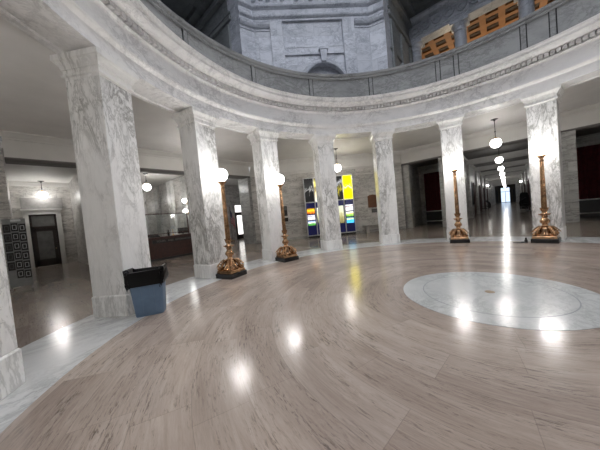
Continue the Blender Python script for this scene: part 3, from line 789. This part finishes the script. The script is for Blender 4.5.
# ------------------------------------------------------------------ pendants
def make_pendant(loc, drop, gr, label):
    g = empty('globe_pendant', loc, 0, label, 'pendant lamp', 'white globe pendant lamps')
    MB().lathe([(.012,-.10),(.03,-.09),(.05,-.05),(.13,-.02),(.15,0)], 20).build('canopy', 'black', g)
    MB().lathe([(.014,-drop+.2),(.014,-drop*.55),(.03,-drop*.54),(.03,-drop*.5),(.014,-drop*.49),(.014,-.08)], 10).build('rod', 'black', g)
    MB().lathe([(gr*.62,-drop+gr*.80),(gr*.6,-drop+gr*.92),(gr*.3,-drop+gr*1.05),(.03,-drop+gr*1.25)], 20).build('cap', 'cap_gold', g)
    MB().sphere((0,0,-drop), gr, 24, 14).build('globe', 'pglobe', g, smooth=60)
    return g
ords = ['nearest the rotunda', 'just inside the corridor', 'third down the corridor', 'fourth down the corridor', 'fifth down the corridor', 'sixth down the corridor', 'seventh down the corridor', 'eighth down the corridor', 'ninth down the corridor', 'farthest down the corridor']
p0 = make_pendant((0,10.4,5.35), 1.15, .22, 'white globe pendant hanging in the passage before the long corridor, nearest of its row')
point_light('pendant_light', (0,10.4,4.2), 280, .225)
for i, y in enumerate(pend_y[1:]):
    # corridor pendants hang from a lower ceiling
    if i == 0: pc = make_pendant((0,y,5.0), .82, .22, 'white globe pendant '+ords[1]); pp = pc
    else: dup(pp, (0,y,5.0), 0, 'white globe pendant '+ords[i+1]+', counted from the rotunda')
    point_light('pendant_light', (0,y,4.18), 38, .225)
lab = {(-10.2,.5): 'white globe pendant hidden behind the pillar beside the information desk', (-7.25,7.55): 'warm white globe pendant in front of the display kiosk, beside the plain pillar', (-7.35,-7.35): 'white globe pendant in the passage beyond the left edge of the photo', (7.35,7.35): 'white globe pendant in the passage beyond the right edge of the photo'}
for (x, y), lb in lab.items():
    dup(p0, (x,y,5.35), 0, lb); point_light('pendant_light', (x,y,4.2), 320, .225, (1,.93,.82) if y > 7.4 and x < 0 else (1,.97,.93))
dup(pp, (-20.0,-4.1,4.97), 0, 'white globe pendant above the dark door in the far left bay'); point_light('pendant_light', (-20.0,-4.1,4.15), 330, .225)
dup(pp, (-16.1,.1,4.98), 0, 'white globe pendant above the information desk'); point_light('pendant_light', (-16.1,.1,4.15), 360, .225)
for x in (-23., -30., -37.):
    dup(pp, (x,.1,4.98), 0, 'white globe pendant deep in the lobby behind the desk, %s' % {-23.:'first',-30.:'middle',-37.:'last'}[x]); point_light('pendant_light', (x,.1,4.15), 50, .225)
dup(pp, (-14.6,3.9,4.8), 0, 'unseen white globe pendant added to light the bay with the flag'); point_light('pendant_light', (-14.6,3.9,3.98), 110, .225, (.85,.92,1.))  # added pendant, kept out of the sight line, brightens the bay wall

# wall sconces far down the corridor
sc = empty('wall_sconce', (-CW+.02,46,3.6), 0, 'small bright globe sconce on the left wall far down the corridor', 'sconce', 'corridor wall sconces')
MB().box(-.01,-.05,-.15,.03,.05,.15).tube([(.02,0,-.05),(.12,0,-.10),(.18,0,-.04)], .015, 6).build('bracket', 'brass', sc)
MB().sphere((.18,0,.10), .14, 14, 8).build('globe', 'pglobe', sc)
dup(sc, (CW-.02,46,3.6), pi, 'small bright globe sconce on the right wall far down the corridor')
dup(sc, (-15.2,2.02,3.1), -pi/2, 'small globe sconce at the right end of the information desk, on the lobby wall')
dup(sc, (-15.2,2.02,2.45), -pi/2, 'lower small globe sconce on the lobby wall by the desk')

# ------------------------------------------------------------------ blue bin
bt = R(-118.3)
bn = empty('waste_bin', (-4.85,-3.53,0), math.atan2(.87,.49), 'blue plastic waste bin with a black liner standing against a pillar', 'bin')
def rrect(hx, hy, r, n=5):
    out = []
    for cx_, cy_, a0 in ((hx-r,hy-r,0),(-hx+r,hy-r,90),(-hx+r,-hy+r,180),(hx-r,-hy+r,270)):
        for j in range(n+1):
            a = R(a0+90*j/n); out.append((cx_+r*cos(a), cy_+r*sin(a)))
    return out
def loft(mb, rings, cap=True, M=None):
    m_ = len(rings[0]); vs = [p for r_ in rings for p in r_]; fs = []
    for i in range(len(rings)-1):
        for q in range(m_): fs.append((i*m_+q, i*m_+(q+1)%m_, (i+1)*m_+(q+1)%m_, (i+1)*m_+q))
    if cap: fs.append(tuple(range(m_-1,-1,-1)))
    return mb.add(vs, fs, M)
BS, BZ = 1.2, 1.32
body = []
for z_, hx, hy in ((0,.185,.12),(.03,.19,.125),(.30,.21,.145),(.52,.226,.162),(.60,.232,.168)):
    body.append([(x,y,z_) for x, y in rrect(hx,hy,.045)])
body.append([(x,y,.60) for x, y in rrect(.222,.158,.04)]); body.append([(x,y,.05) for x, y in rrect(.18,.115,.04)])
body = [[(x*BS,y*BS,z*BZ) for x,y,z in r_] for r_ in body]
loft(MB(), body).build('bin_body', 'bin', bn, smooth=40)
rbb = MB()
for x in (-.08, .09): rbb.add([(x-.012,-.135,.05),(x+.012,-.135,.05),(x+.012,-.168,.5),(x-.012,-.168,.5),(x-.012,-.12,.05),(x+.012,-.12,.05),(x+.012,-.15,.5),(x-.012,-.15,.5)], [(0,1,2,3),(4,7,6,5),(0,4,5,1),(1,5,6,2),(2,6,7,3),(3,7,4,0)])
rbb.v = [(x*BS,y*BS,z*BZ) for x,y,z in rbb.v]; rbb.build('moulded_rib', 'bin', bn, smooth=0)
rn = random.Random(3); rings = []
base = rrect(.232,.168,.045, 9); m_ = len(base)
drop = [.42+.035*sin(q*.55)+.025*sin(q*1.7+1)+.012*rn.random() for q in range(m_)]
for lv_, (off, zf) in enumerate(((.012,0.),(.024,.25),(.020,.55),(.028,.85),(.024,1.),(.0,1.03),(-.02,.98),(-.03,.6),(-.035,.0))):
    rg = []
    for q, (x, y) in enumerate(base):
        ln = math.hypot(x, y); w_ = .010*sin(q*1.9+lv_*1.3)+.008*rn.uniform(-1,1)+.006*sin(q*4.1+lv_)
        o_ = off+w_; topz = .64+.018*sin(q*.35+1.)+.008*sin(q*1.3)
        z_ = drop[q]+(topz-drop[q])*zf
        rg.append((x*(1+o_/ln), y*(1+o_/ln), z_))
    rings.append(rg)
rings = [[(x*BS,y*BS,z*BZ) for x,y,z in r_] for r_ in rings]
loft(MB(), rings, cap=False).build('bin_liner', 'bag', bn, smooth=50)

# ------------------------------------------------------------------ cable by the right lamp
cb = empty('power_plug', (.70,5.66,0), 0, 'short black cable and plug lying beside the base of the lamp right of the corridor', 'cable')
MB().box(-.05,-.04,0,.03,.05,.10).box(-.035,-.03,.10,.015,.03,.17).build('plug_block', 'black', cb, smooth=0, bevel=.012)
MB().tube([(-.04,0,.03),(-.10,-.03,.035),(-.16,-.05,.015),(-.22,-.03,.012),(-.27,-.06,.012),(-.33,-.05,.012)], .014, 8).tube([(-.02,-.03,.03),(-.08,-.07,.02),(-.15,-.08,.015)], .018, 8).build('cable', 'black', cb)

# ------------------------------------------------------------------ display kiosk on the north-west wall
M = face(1)
kp = M @ Vector((-.085, 12.3, 0))
ks = empty('display_kiosk', kp, R(45), 'wide backlit display kiosk of navy panels and photographs against the marble wall', 'display')
X0, X1, ZT = -1.645, 1.645, 4.03
uw = (X1-X0)/5
MB().box(X0+.02, -.05, .0, X1-.02, .19, .13).build('plinth', 'black', ks, smooth=0)
MB().box(X0+.02, -.02, .13, X1-.02, .19, ZT-.03).build('cabinet', 'silver', ks, smooth=0)
for j in range(6):
    x = X0+uw*j; MB().box(x-.03, -.11, .13, x+.03, -.02, ZT).build('upright', 'silver', ks, smooth=0, bevel=.008)
for z_ in (.13, 2.36, ZT-.05): MB().box(X0, -.10, z_, X1, -.02, z_+.06).build('crosspiece', 'silver', ks, smooth=0, bevel=.008)
tops = [[(0.,(.01,.01,.01)),(.42,(.012,.012,.013)),(.5,(.30,.30,.29)),(.56,(.03,.03,.03)),(1.,(.015,.015,.015))],
        [(0.,(.8,.8,.7)),(.35,(.75,.6,.3)),(.5,(.1,.08,.05)),(.75,(.9,.8,.2)),(1.,(.05,.05,.05))],
        [(0.,(.1,.3,.1)),(.5,(.3,.4,.2)),(1.,(.3,.5,.7))],
        [(0.,(.01,.01,.01)),(.28,(.02,.02,.015)),(.40,(.35,.30,.03)),(.52,(.03,.03,.02)),(.7,(.35,.36,.38)),(.8,(.02,.02,.02)),(1.,(.01,.01,.01))],
        [(0.,(.95,.80,.0)),(.45,(.95,.82,.0)),(.52,(1.,.93,.45)),(.58,(.95,.80,.0)),(1.,(.95,.80,.0))]]
plab = ['dark photograph', 'warm photograph', 'green landscape photograph', 'dark night photograph of a building', 'bright yellow poster']
for j in range(5):
    xa, xb = X0+uw*j+.03, X0+uw*(j+1)-.03
    mt = picture('backlit_print', tops[j], 1.0 if j != 4 else 1.6, .5 if j != 4 else 1.0)
    o = MB().box(xa, -.06, 2.42, xb, -.02, ZT-.05).build('backlit_print', mt, ks, smooth=0); o['label'] = plab[j]
    MB().box(xa, -.05, .19, xb, -.02, 2.36).build('navy_panel', 'navy', ks, smooth=0)
small = {0: [(1.62,2.0,[(0.,(.1,.02,.01)),(.35,(.9,.25,.02)),(.6,(1.,.6,.02)),(1.,(.15,.05,.01))]), (1.22,1.54,[(0.,(.5,.5,.45)),(.5,(.85,.85,.85)),(.7,(.1,.1,.2)),(1.,(.8,.8,.9))]), (.84,1.14,[(0.,(.05,.2,.03)),(.4,(.1,.35,.08)),(.6,(.8,.85,.8)),(1.,(.2,.3,.6))])],
 4: [(1.62,2.02,[(0.,(.8,.8,.8)),(.5,(.9,.85,.85)),(.65,(.2,.1,.1)),(1.,(.85,.85,.9))]), (1.22,1.54,[(0.,(.1,.3,.05)),(.4,(.3,.5,.1)),(.6,(.9,.8,.3)),(1.,(.8,.85,.9))]), (.78,1.14,[(0.,(.1,.5,.9)),(.5,(.02,.4,.9)),(.7,(.8,.7,.1)),(1.,(.05,.3,.6))])],
 1: [(.95,2.0,[(0.,(.05,.08,.02)),(.5,(.6,.6,.4)),(1.,(.7,.7,.6))])], 2: [(1.2,2.0,[(0.,(.1,.2,.4)),(1.,(.6,.7,.8))])],
 3: [(.82,2.0,[(0.,(.12,.10,.04)),(.35,(.30,.27,.12)),(.6,(.55,.55,.38)),(1.,(.5,.52,.40))])]}
for j, lst in small.items():
    for z0, z1, st in lst:
        xa, xb = X0+uw*j+.08, X0+uw*(j+1)-.08
        MB().box(xa, -.075, z0, xb, -.05, z1).build('photograph', picture('small_print', st, 1.2, .6), ks, smooth=0)

# things on the north-west wall
YW = AP-.1
def on_nw(name, x, z, label, cat, group=None): return empty(name, M @ Vector((x, YW, z)), R(45), label, cat, group)
f1 = on_nw('framed_notice', -3.14, 1.98, 'dark framed notice on the marble wall beside the second lamp, the larger of two', 'notice')
MB().box(-.17,-.04,-.33,.17,0,.33).build('frame', 'black', f1, smooth=0, bevel=.008)
MB().box(-.13,-.045,.06,.13,-.035,.29).build('print', 'card_grey', f1, smooth=0)
f2 = on_nw('framed_notice', -3.10, 1.40, 'small black framed notice directly below the larger notice on the marble wall', 'notice')
MB().box(-.15,-.04,-.13,.15,0,.13).build('frame', 'black', f2, smooth=0, bevel=.008)
MB().box(-.12,-.044,-.10,.12,-.036,.10).build('print', 'blackcloth', f2, smooth=0)
pq = on_nw('bronze_plaque', 2.98, 2.12, 'brown bronze plaque on the marble wall above the stone bench', 'plaque')
MB().prism([(-.34,-.44),(.34,-.44),(.34,.36),(.22,.42),(0,.46),(-.22,.42),(-.34,.36)], -.035, 0, Matrix.Rotation(R(90),4,'X') @ Matrix.Scale(-1,4,(0,0,1))).build('plate', 'plaque', pq, smooth=0, bevel=.01)
rl = MB()
for z_ in (-.3,-.2,-.1,0,.1,.2): rl.box(-.26,-.045,z_,.26,-.034,z_+.035)
rl.build('raised_lines', 'plaque', pq, smooth=0)
sg = on_nw('small_black_sign', 3.10, 1.45, 'small black rectangular sign just below the bronze plaque', 'sign')
MB().box(-.24,-.03,-.12,.24,0,.12).build('plate', 'black', sg, smooth=0, bevel=.005)
MB().box(-.20,-.034,-.08,.20,-.029,.08).build('face', 'card_grey', sg, smooth=0)
bc = on_nw('stone_bench', 3.1, 0, 'pale stone bench against the marble wall right of the display kiosk', 'bench')
MB().box(-1.05,-.50,.44,1.05,-.03,.53).build('seat', 'stonebench', bc, smooth=0, bevel=.015)
for x in (-.72,.72): MB().box(x-.07,-.44,0,x+.07,-.08,.44).build('leg', 'stonebench', bc, smooth=0, bevel=.01)

# ------------------------------------------------------------------ information desk (west)
dk = empty('information_desk', (-12.95, .0, 0), R(90), 'dark wooden information desk with a lettered front in the west opening', 'desk')
MB().box(-1.75, .0, 0, 1.75, .75, 1.10).build('counter_body', 'wood', dk, smooth=0)
MB().box(-1.80,-.06,1.10,1.80,.80,1.16).build('countertop', 'mahogany', dk, smooth=0, bevel=.01)
MB().box(-1.78,-.03,.0,1.78,.0,.10).build('skirting', 'black', dk, smooth=0)
sp_ = MB().box(-.92,-.03,.86,1.1,.0,1.02).build('sign_panel', 'black', dk, smooth=0)
for word, wx in (('TOURS', -.53), ('AND', -.06), ('INFORMATION', .60)):
    cu_ = bpy.data.curves.new('lettering', 'FONT'); cu_.body = word; cu_.size = .125; cu_.extrude = .002; cu_.align_x = 'CENTER'; cu_.align_y = 'CENTER'; cu_.space_character = 1.08
    to = bpy.data.objects.new('lettering_src', cu_); COL.objects.link(to)
    dg = bpy.context.evaluated_depsgraph_get(); me = bpy.data.meshes.new_from_object(to.evaluated_get(dg)); me.materials.clear(); me.materials.append(MAT['letter'])
    bpy.data.objects.remove(to)
    lt = bpy.data.objects.new('lettering', me); COL.objects.link(lt); lt.parent = sp_; lt.location = (wx,-.034,.94); lt.rotation_euler = (R(90),0,0)
ss = empty('acrylic_shield', (-13.02,-.07,1.16), R(90), 'clear acrylic shield in a dark red frame standing on the information desk', 'screen')
MB().box(-1.04,-.0,.0,-.99,.04,1.17).build('post', 'mahogany', ss, smooth=0)
MB().box(.99,-.0,.0,1.04,.04,1.17).build('post', 'mahogany', ss, smooth=0)
MB().box(-1.04,-.0,1.14,1.04,.04,1.18).build('top_rail', 'mahogany', ss, smooth=0)
MB().box(-1.04,-.0,.13,1.04,.04,.16).build('bottom_rail', 'mahogany', ss, smooth=0)
MB().box(-.99,.015,.16,.99,.022,1.14).build('pane', 'acrylic', ss, smooth=0)
# things on the desk
def desk_item(name, y, x, label, cat): return empty(name, (x, y, 1.16), R(90), label, cat)
t1 = desk_item('leaflet_tray', -.72, -13.3, 'low black tray at the left end of the information desk', 'tray')
MB().box(-.24,-.16,0,.24,.16,.05).build('base', 'black', t1, smooth=0, bevel=.01); MB().add([(-.24,-.14,.05),(.24,-.14,.05),(.18,.10,.17),(-.2,.10,.17),(-.24,.16,.05),(.24,.16,.05)], [(0,1,2,3),(3,2,5,4),(0,3,4),(1,5,2)]).build('papers', 'blackcloth', t1, smooth=0)
t2 = desk_item('bottle', -.02, -13.25, 'small black bottle standing near the middle of the information desk', 'bottle')
MB().lathe([(.05,0),(.052,.02),(.052,.19),(.03,.235),(.018,.25)], 16).build('body', 'black', t2); MB().lathe([(.022,.25),(.022,.29),(.03,.295),(.03,.32)], 12).build('pump', 'black', t2)
t3 = desk_item('computer_monitor', .78, -13.35, 'low black computer monitor at the right end of the information desk', 'monitor')
MB().box(-.27,0,.06,.27,.03,.36).build('screen', 'black', t3, smooth=0, bevel=.006); MB().box(-.03,.02,.01,.03,.05,.2).build('neck', 'black', t3, smooth=0); MB().lathe([(.12,0),(.12,.012)], 20).build('foot', 'black', t3)
t4 = desk_item('small_lamp', .28, -13.45, 'small gilt table lamp behind the shield, right of the desk middle', 'lamp')
MB().lathe([(.07,0),(.07,.02),(.015,.04),(.012,.35)], 14).build('stem', 'cap_gold', t4); MB().lathe([(.13,.34),(.07,.50)], 16, cap=False).build('shade', 'pale_shade' if 'pale_shade' in MAT else 'card_white', t4)

# ------------------------------------------------------------------ portrait board at the south-west corner
bd = empty('portrait_board', (-11.95,-5.17,0), R(90), 'tall narrow free-standing board covered with dark portrait cards, left of the dark door', 'board')
MB().box(-.25,0,.10,.25,.04,2.34).build('panel', 'board_grey', bd, smooth=0)
for x in (-.22,.22): MB().box(x-.02,-.16,0,x+.02,.20,.05).box(x-.02,-.0,0,x+.02,.05,.15).build('foot', 'steel', bd, smooth=0)
MB().box(-.07,-.006,2.25,.15,.0,2.32).build('header_strip', 'card_white', bd, smooth=0)
for r_ in range(6):
    for c_ in range(3):
        if r_ == 5 and c_ == 0: continue
        x = -.165+.165*c_; z_ = 2.06-.31*r_-(.0 if c_ == 1 else .03)
        cd = MB().box(x-.076,-.012,z_-.135,x+.076,.0,z_+.135).build('portrait_card', 'black', bd, smooth=0)
        fr = MB()
        for w_, e_ in ((.045,.075),):
            fr.box(x-w_,-.016,z_-e_,x+w_,-.012,z_-e_+.013).box(x-w_,-.016,z_+e_-.013,x+w_,-.012,z_+e_).box(x-w_,-.016,z_-e_,x-w_+.011,-.012,z_+e_).box(x+w_-.011,-.016,z_-e_,x+w_,-.012,z_+e_)
        fr.build('card_border', 'card_white' if c_ else 'card_grey', cd, smooth=0)

# ------------------------------------------------------------------ flag by the lit door
fg = empty('flag_on_stand', (-17.2, 6.35, 0), 0, 'striped flag with blue canton hanging on a floor stand beside the daylit door', 'flag')
MB().lathe([(.18,0),(.18,.04),(.06,.07),(.03,.12)], 20).build('stand', 'brass', fg)
MB().lathe([(.014,.05),(.014,2.75),(.03,2.78),(.03,2.84),(.006,2.95)], 10).build('pole', 'mahogany', fg)
def flagmat():
    m, nt, b = new_mat('flag_cloth')
    tc = node(nt, 'ShaderNodeTexCoord'); sp = node(nt, 'ShaderNodeSeparateXYZ'); L(nt, tc.outputs['UV'], sp.inputs[0])
    u, v = sp.outputs[0], sp.outputs[1]
    st = math_n(nt, 'MODULO', math_n(nt, 'FLOOR', math_n(nt, 'MULTIPLY', v, 13.)), 2.)
    c = mix(nt, st, (.42,.015,.03), (.62,.60,.60))
    can = math_n(nt, 'MULTIPLY', math_n(nt, 'LESS_THAN', u, .4), math_n(nt, 'GREATER_THAN', v, 6/13))
    vo = node(nt, 'ShaderNodeTexVoronoi'); vo.inputs['Scale'].default_value = 16.; vo.inputs['Randomness'].default_value = 0.; L(nt, tc.outputs['UV'], vo.inputs['Vector'])
    star = math_n(nt, 'LESS_THAN', vo.outputs['Distance'], .22)
    c = mix(nt, can, c, mix(nt, star, (.01,.015,.07), (.6,.6,.6)))
    L(nt, c, b.inputs['Base Color']); b.inputs['Roughness'].default_value = .8
    return m
nu, nv = 28, 16; vs = []; fs = []; uvs = []
for j in range(nv+1):
    for i in range(nu+1):
        u = i/nu; v = j/nv           # u along the fly, v up the hoist; the fly droops beside the pole
        x = .02+.52*u*(1-.25*u); yy = .055*sin(u*16.)*(.3+u)
        z_ = 1.55+1.15*v - 1.0*u*(.55+.45*v) - .06*sin(u*16.)
        vs.append((yy-.05*u, x, max(z_, .45))); uvs.append((u, v))
for j in range(nv):
    for i in range(nu): a = j*(nu+1)+i; fs.append((a, a+1, a+nu+2, a+nu+1))
fo = MB().add(vs, fs).build('cloth', flagmat(), fg, smooth=80, fix=False)
for p in fo.data.polygons:
    for li in p.loop_indices: fo.data.uv_layers[0].data[li].uv = uvs[fo.data.loops[li].vertex_index]
sm = fo.modifiers.new('thickness', 'SOLIDIFY'); sm.thickness = .004

# ------------------------------------------------------------------ dark chairs parked in the corridor
def wheel_chair(loc, rz, label):
    g = empty('wheeled_chair', loc, rz, label, 'chair', 'black wheeled chairs in the corridor')
    MB().box(-.25,-.25,.48,.25,.25,.56).build('seat', 'blackcloth', g, smooth=0, bevel=.03)
    pts = []
    bk = MB(); vs = []; fs = []
    for i in range(9):
        a = i/8; z_ = .5+.85*a; y_ = .24+.10*sin(a*2.6)-.35*a**3
        for x in (-.26,.26):
            vs += [(x, y_, z_), (x, y_+.07, z_+.02)]
    for i in range(8):
        o = i*4; fs += [(o,o+2,o+6,o+4),(o+1,o+5,o+7,o+3),(o,o+4,o+5,o+1),(o+2,o+3,o+7,o+6)]
    fs += [(0,1,3,2),(32,34,35,33)]
    bk.add(vs, fs).build('backrest', 'blackcloth', g, smooth=60)
    for s in (-1, 1):
        MB().tube([(s*.29,-.22,.50),(s*.30,-.24,.74),(s*.30,.20,.76),(s*.29,.26,.60)], .025, 8).build('armrest', 'black', g)
        w = MB(); ring = [(s*.30, .12+.26*cos(a), .27+.26*sin(a)) for a in [2*pi*j/20 for j in range(21)]]
        w.tube(ring, .018, 6)
        for j in range(6): w.tube([(s*.30,.12,.27),(s*.30,.12+.25*cos(j*pi/3),.27+.25*sin(j*pi/3))], .006, 4)
        w.build('wheel', 'steel', g)
        w = MB(); w.lathe([(.07,-.02),(.07,.02)], 14, Matrix.Translation((s*.22,-.30,.07)) @ Matrix.Rotation(R(90),4,'Y')); w.tube([(s*.22,-.30,.07),(s*.22,-.24,.5)], .012, 6)
        w.build('caster', 'steel', g)
    return g
w1 = wheel_chair((-1.45,27.5,0), R(-70), 'black wheeled chair parked by the left wall of the long corridor')
dup(w1, (1.55,25.6,0), R(75), 'black wheeled chair parked by the right wall of the long corridor')
ct = empty('covered_cart', (1.62,29.2,0), 0, 'tall dark covered cart farther along the right wall of the long corridor', 'cart')
MB().square_stack([(.34,.12),(.35,.5),(.33,1.5),(.28,1.78),(.12,1.86)]).build('cover', 'blackcloth', ct, smooth=60, bevel=.04)
for sx in (-1,1):
    for sy in (-1,1): MB().lathe([(.05,-.02),(.05,.02)], 12, Matrix.Translation((sx*.25,sy*.25,.05)) @ Matrix.Rotation(R(90),4,'Y')).tube([(sx*.25,sy*.25,.05),(sx*.25,sy*.25,.14)], .02, 6).build('caster', 'steel', ct)

# bust parts (upper gallery)
MB().lathe([(.20,4.6),(.22,4.7),(.12,4.8),(.10,4.9),(.26,5.0),(.34,5.2),(.30,5.45),(.14,5.55),(.12,5.65)], 20).build('shoulders', 'upper_grey', bu)
MB().sphere((0,0,5.83), .21, 16, 10, sz=1.25).build('head', 'upper_grey', bu)
MB().square_stack([(.3,0),(.3,.3),(.25,.35),(.25,4.4),(.3,4.5),(.3,4.6)]).build('pedestal', 'upper_grey', bu, smooth=0)

# warm light behind the upper north screen, cooler daylight from the dome
for x in (-3.2, 3.2): point_light('cove_light', (x, 25.5, 11.0), 190, .3, (1,.80,.55))

# ------------------------------------------------------------------ world, camera, view
w = bpy.data.worlds.new('dome_daylight'); SC.world = w; w.use_nodes = True
bg = w.node_tree.nodes['Background']; bg.inputs[0].default_value = (.87,.91,1.,1); bg.inputs[1].default_value = 1.05

f, pitch, roll, yaw = 238.8167, -.0371, -.0935, -.7176
fw = Vector((sin(yaw)*cos(pitch), cos(yaw)*cos(pitch), sin(pitch))); r0 = Vector((cos(yaw), -sin(yaw), 0)); u0 = r0.cross(fw)
rr_ = r0*cos(roll)+u0*sin(roll); uu_ = -r0*sin(roll)+u0*cos(roll)
cd = bpy.data.cameras.new('camera'); cam = bpy.data.objects.new('camera', cd); COL.objects.link(cam)
cam.matrix_world = Matrix(((rr_.x,uu_.x,-fw.x,.2865),(rr_.y,uu_.y,-fw.y,-4.9494),(rr_.z,uu_.z,-fw.z,1.55),(0,0,0,1)))
cd.sensor_width = 36; cd.lens = f*36/600; cd.clip_start = .05; cd.clip_end = 300
SC.camera = cam
vs_ = SC.view_settings; vs_.view_transform = 'Standard'; vs_.look = 'None'; vs_.gamma = 1; vs_.exposure = 1.4; vs_.use_curve_mapping = False
